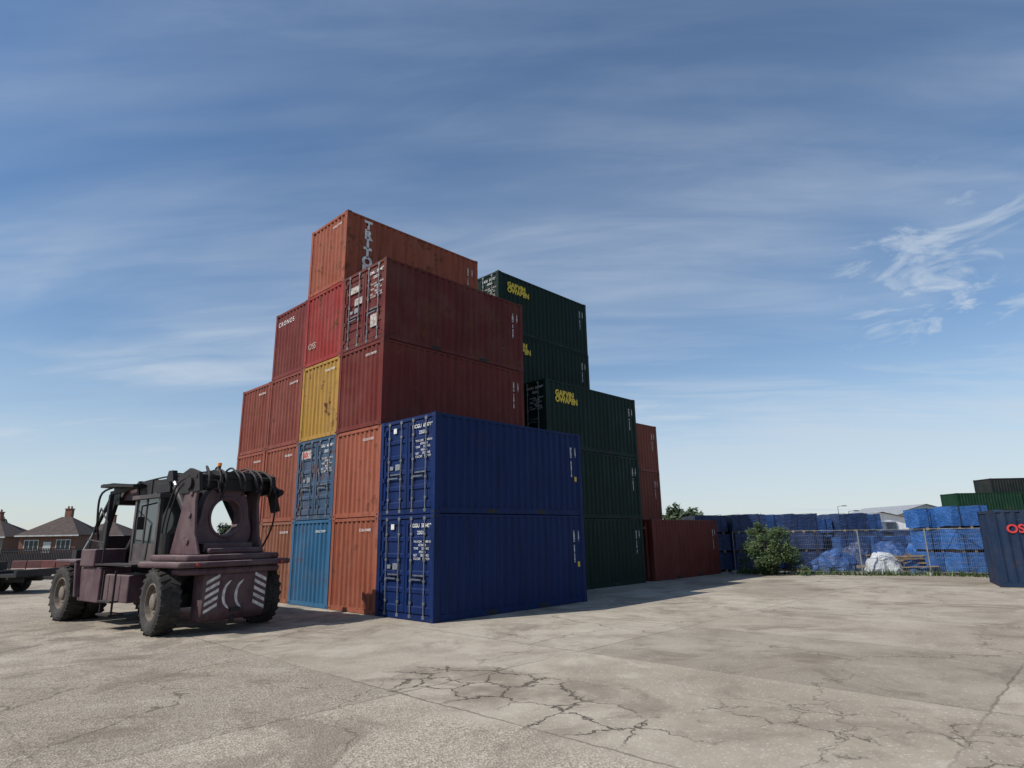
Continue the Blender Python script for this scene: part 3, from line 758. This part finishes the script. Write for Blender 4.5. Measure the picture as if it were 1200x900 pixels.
# ---------------------------------------------------------------- world, sun, camera
EL=46.;sl=Vector((1,-.36,0)).normalized()
sd_=Vector((sl.x*math.cos(R(EL)),sl.y*math.cos(R(EL)),-math.sin(R(EL))))
ls=bpy.data.lights.new('sun','SUN');ls.energy=4.9;ls.angle=R(.5);ls.color=(1,.955,.88)
so=bpy.data.objects.new('sun',ls);S.collection.objects.link(so);so.rotation_euler=sd_.to_track_quat('-Z','Y').to_euler()
w=bpy.data.worlds.new('World');S.world=w;w.use_nodes=True;t=NT(w.node_tree)
for n in list(t.n): t.n.remove(n)
sky=t.node('ShaderNodeTexSky');sky.sky_type='NISHITA';sky.sun_disc=False;sky.sun_elevation=R(EL)
sky.sun_rotation=math.atan2(-sl.x,-sl.y)
sky.air_density=1.0;sky.dust_density=.4;sky.ozone_density=2.2
hs=t.node('ShaderNodeHueSaturation');hs.inputs['Saturation'].default_value=1.15;hs.inputs['Value'].default_value=1.2;t.l.new(sky.outputs[0],hs.inputs['Color'])
co=t.node('ShaderNodeTexCoord').outputs['Generated'];sp=t.node('ShaderNodeSeparateXYZ');t.l.new(co,sp.inputs[0])
zz=t.math('ADD',t.math('MAXIMUM',sp.outputs[2],0.),.12)
px=t.math('DIVIDE',t.dot(co,(.62,-.78,0)),zz);py=t.math('DIVIDE',t.dot(co,(.78,.62,0)),zz)
broad=t.noise(t.comb(t.math('MULTIPLY',px,.30),t.math('MULTIPLY',py,.9)),1.0,5,.55,.5)
veil=t.noise(t.comb(t.math('MULTIPLY',px,.8),t.math('MULTIPLY',py,3.2)),1.3,6,.6,.6)
cl=t.math('MULTIPLY',t.ramp(broad,.34,.70),t.ramp(veil,.32,.75,.40,.95))
low=t.ramp(sp.outputs[2],.05,.75,1.3,.42)
cl=t.math('MULTIPLY',cl,low)
dn=t.node('ShaderNodeVectorMath',operation='DISTANCE');t.l.new(co,dn.inputs[0]);dn.inputs[1].default_value=(.930,.12,.335)
wis=t.noise(t.comb(t.math('MULTIPLY',px,1.3),t.math('MULTIPLY',py,1.1)),2.6,7,.62,1.5)
cl2=t.math('MULTIPLY',t.ramp(wis,.42,.70,0,.8),t.ramp(dn.outputs['Value'],.05,.22,1,0))
cl=t.math('MAXIMUM',cl,cl2)
# hazy cloud bank low on the far side of the yard, thicker towards +X
bank=t.math('MULTIPLY',t.ramp(t.dot(co,(.98,.2,0)),.55,.95),t.ramp(t.math('ADD',sp.outputs[2],t.math('MULTIPLY',t.math('SUBTRACT',veil,.5),.22)),.10,.27,.85,0.))
hz=t.math('MULTIPLY',t.ramp(sp.outputs[2],-.02,.38,.9,0.),t.ramp(broad,.3,.65,.6,1.))
cl=t.math('MAXIMUM',t.math('MAXIMUM',cl,bank),hz)
mx=t.mix(t.math('MULTIPLY',cl,.85,clamp=True),hs.outputs[0],(5.9,6.7,7.6,1))
bg=t.node('ShaderNodeBackground');t.put(bg.inputs[0],mx);bg.inputs[1].default_value=.10
ow=t.node('ShaderNodeOutputWorld');t.l.new(bg.outputs[0],ow.inputs[0])

cd=bpy.data.cameras.new('camera');cd.sensor_width=36;cd.lens=36*725.17/1200;cd.clip_end=6000;cd.clip_start=.05
cam=bpy.data.objects.new('camera',cd);S.collection.objects.link(cam);S.camera=cam
yaw,pit,rol=.7656,.2385,-.0169
f=Vector((math.cos(yaw)*math.cos(pit),math.sin(yaw)*math.cos(pit),math.sin(pit)));r=Vector((math.sin(yaw),-math.cos(yaw),0));u=r.cross(f)
cc,ss=math.cos(rol),math.sin(rol);r2=r*cc+u*ss;u2=-r*ss+u*cc
Mx=Matrix((r2,u2,-f)).transposed().to_4x4();Mx.translation=Vector((-9.9765,-12.3444,2.0438));cam.matrix_world=Mx
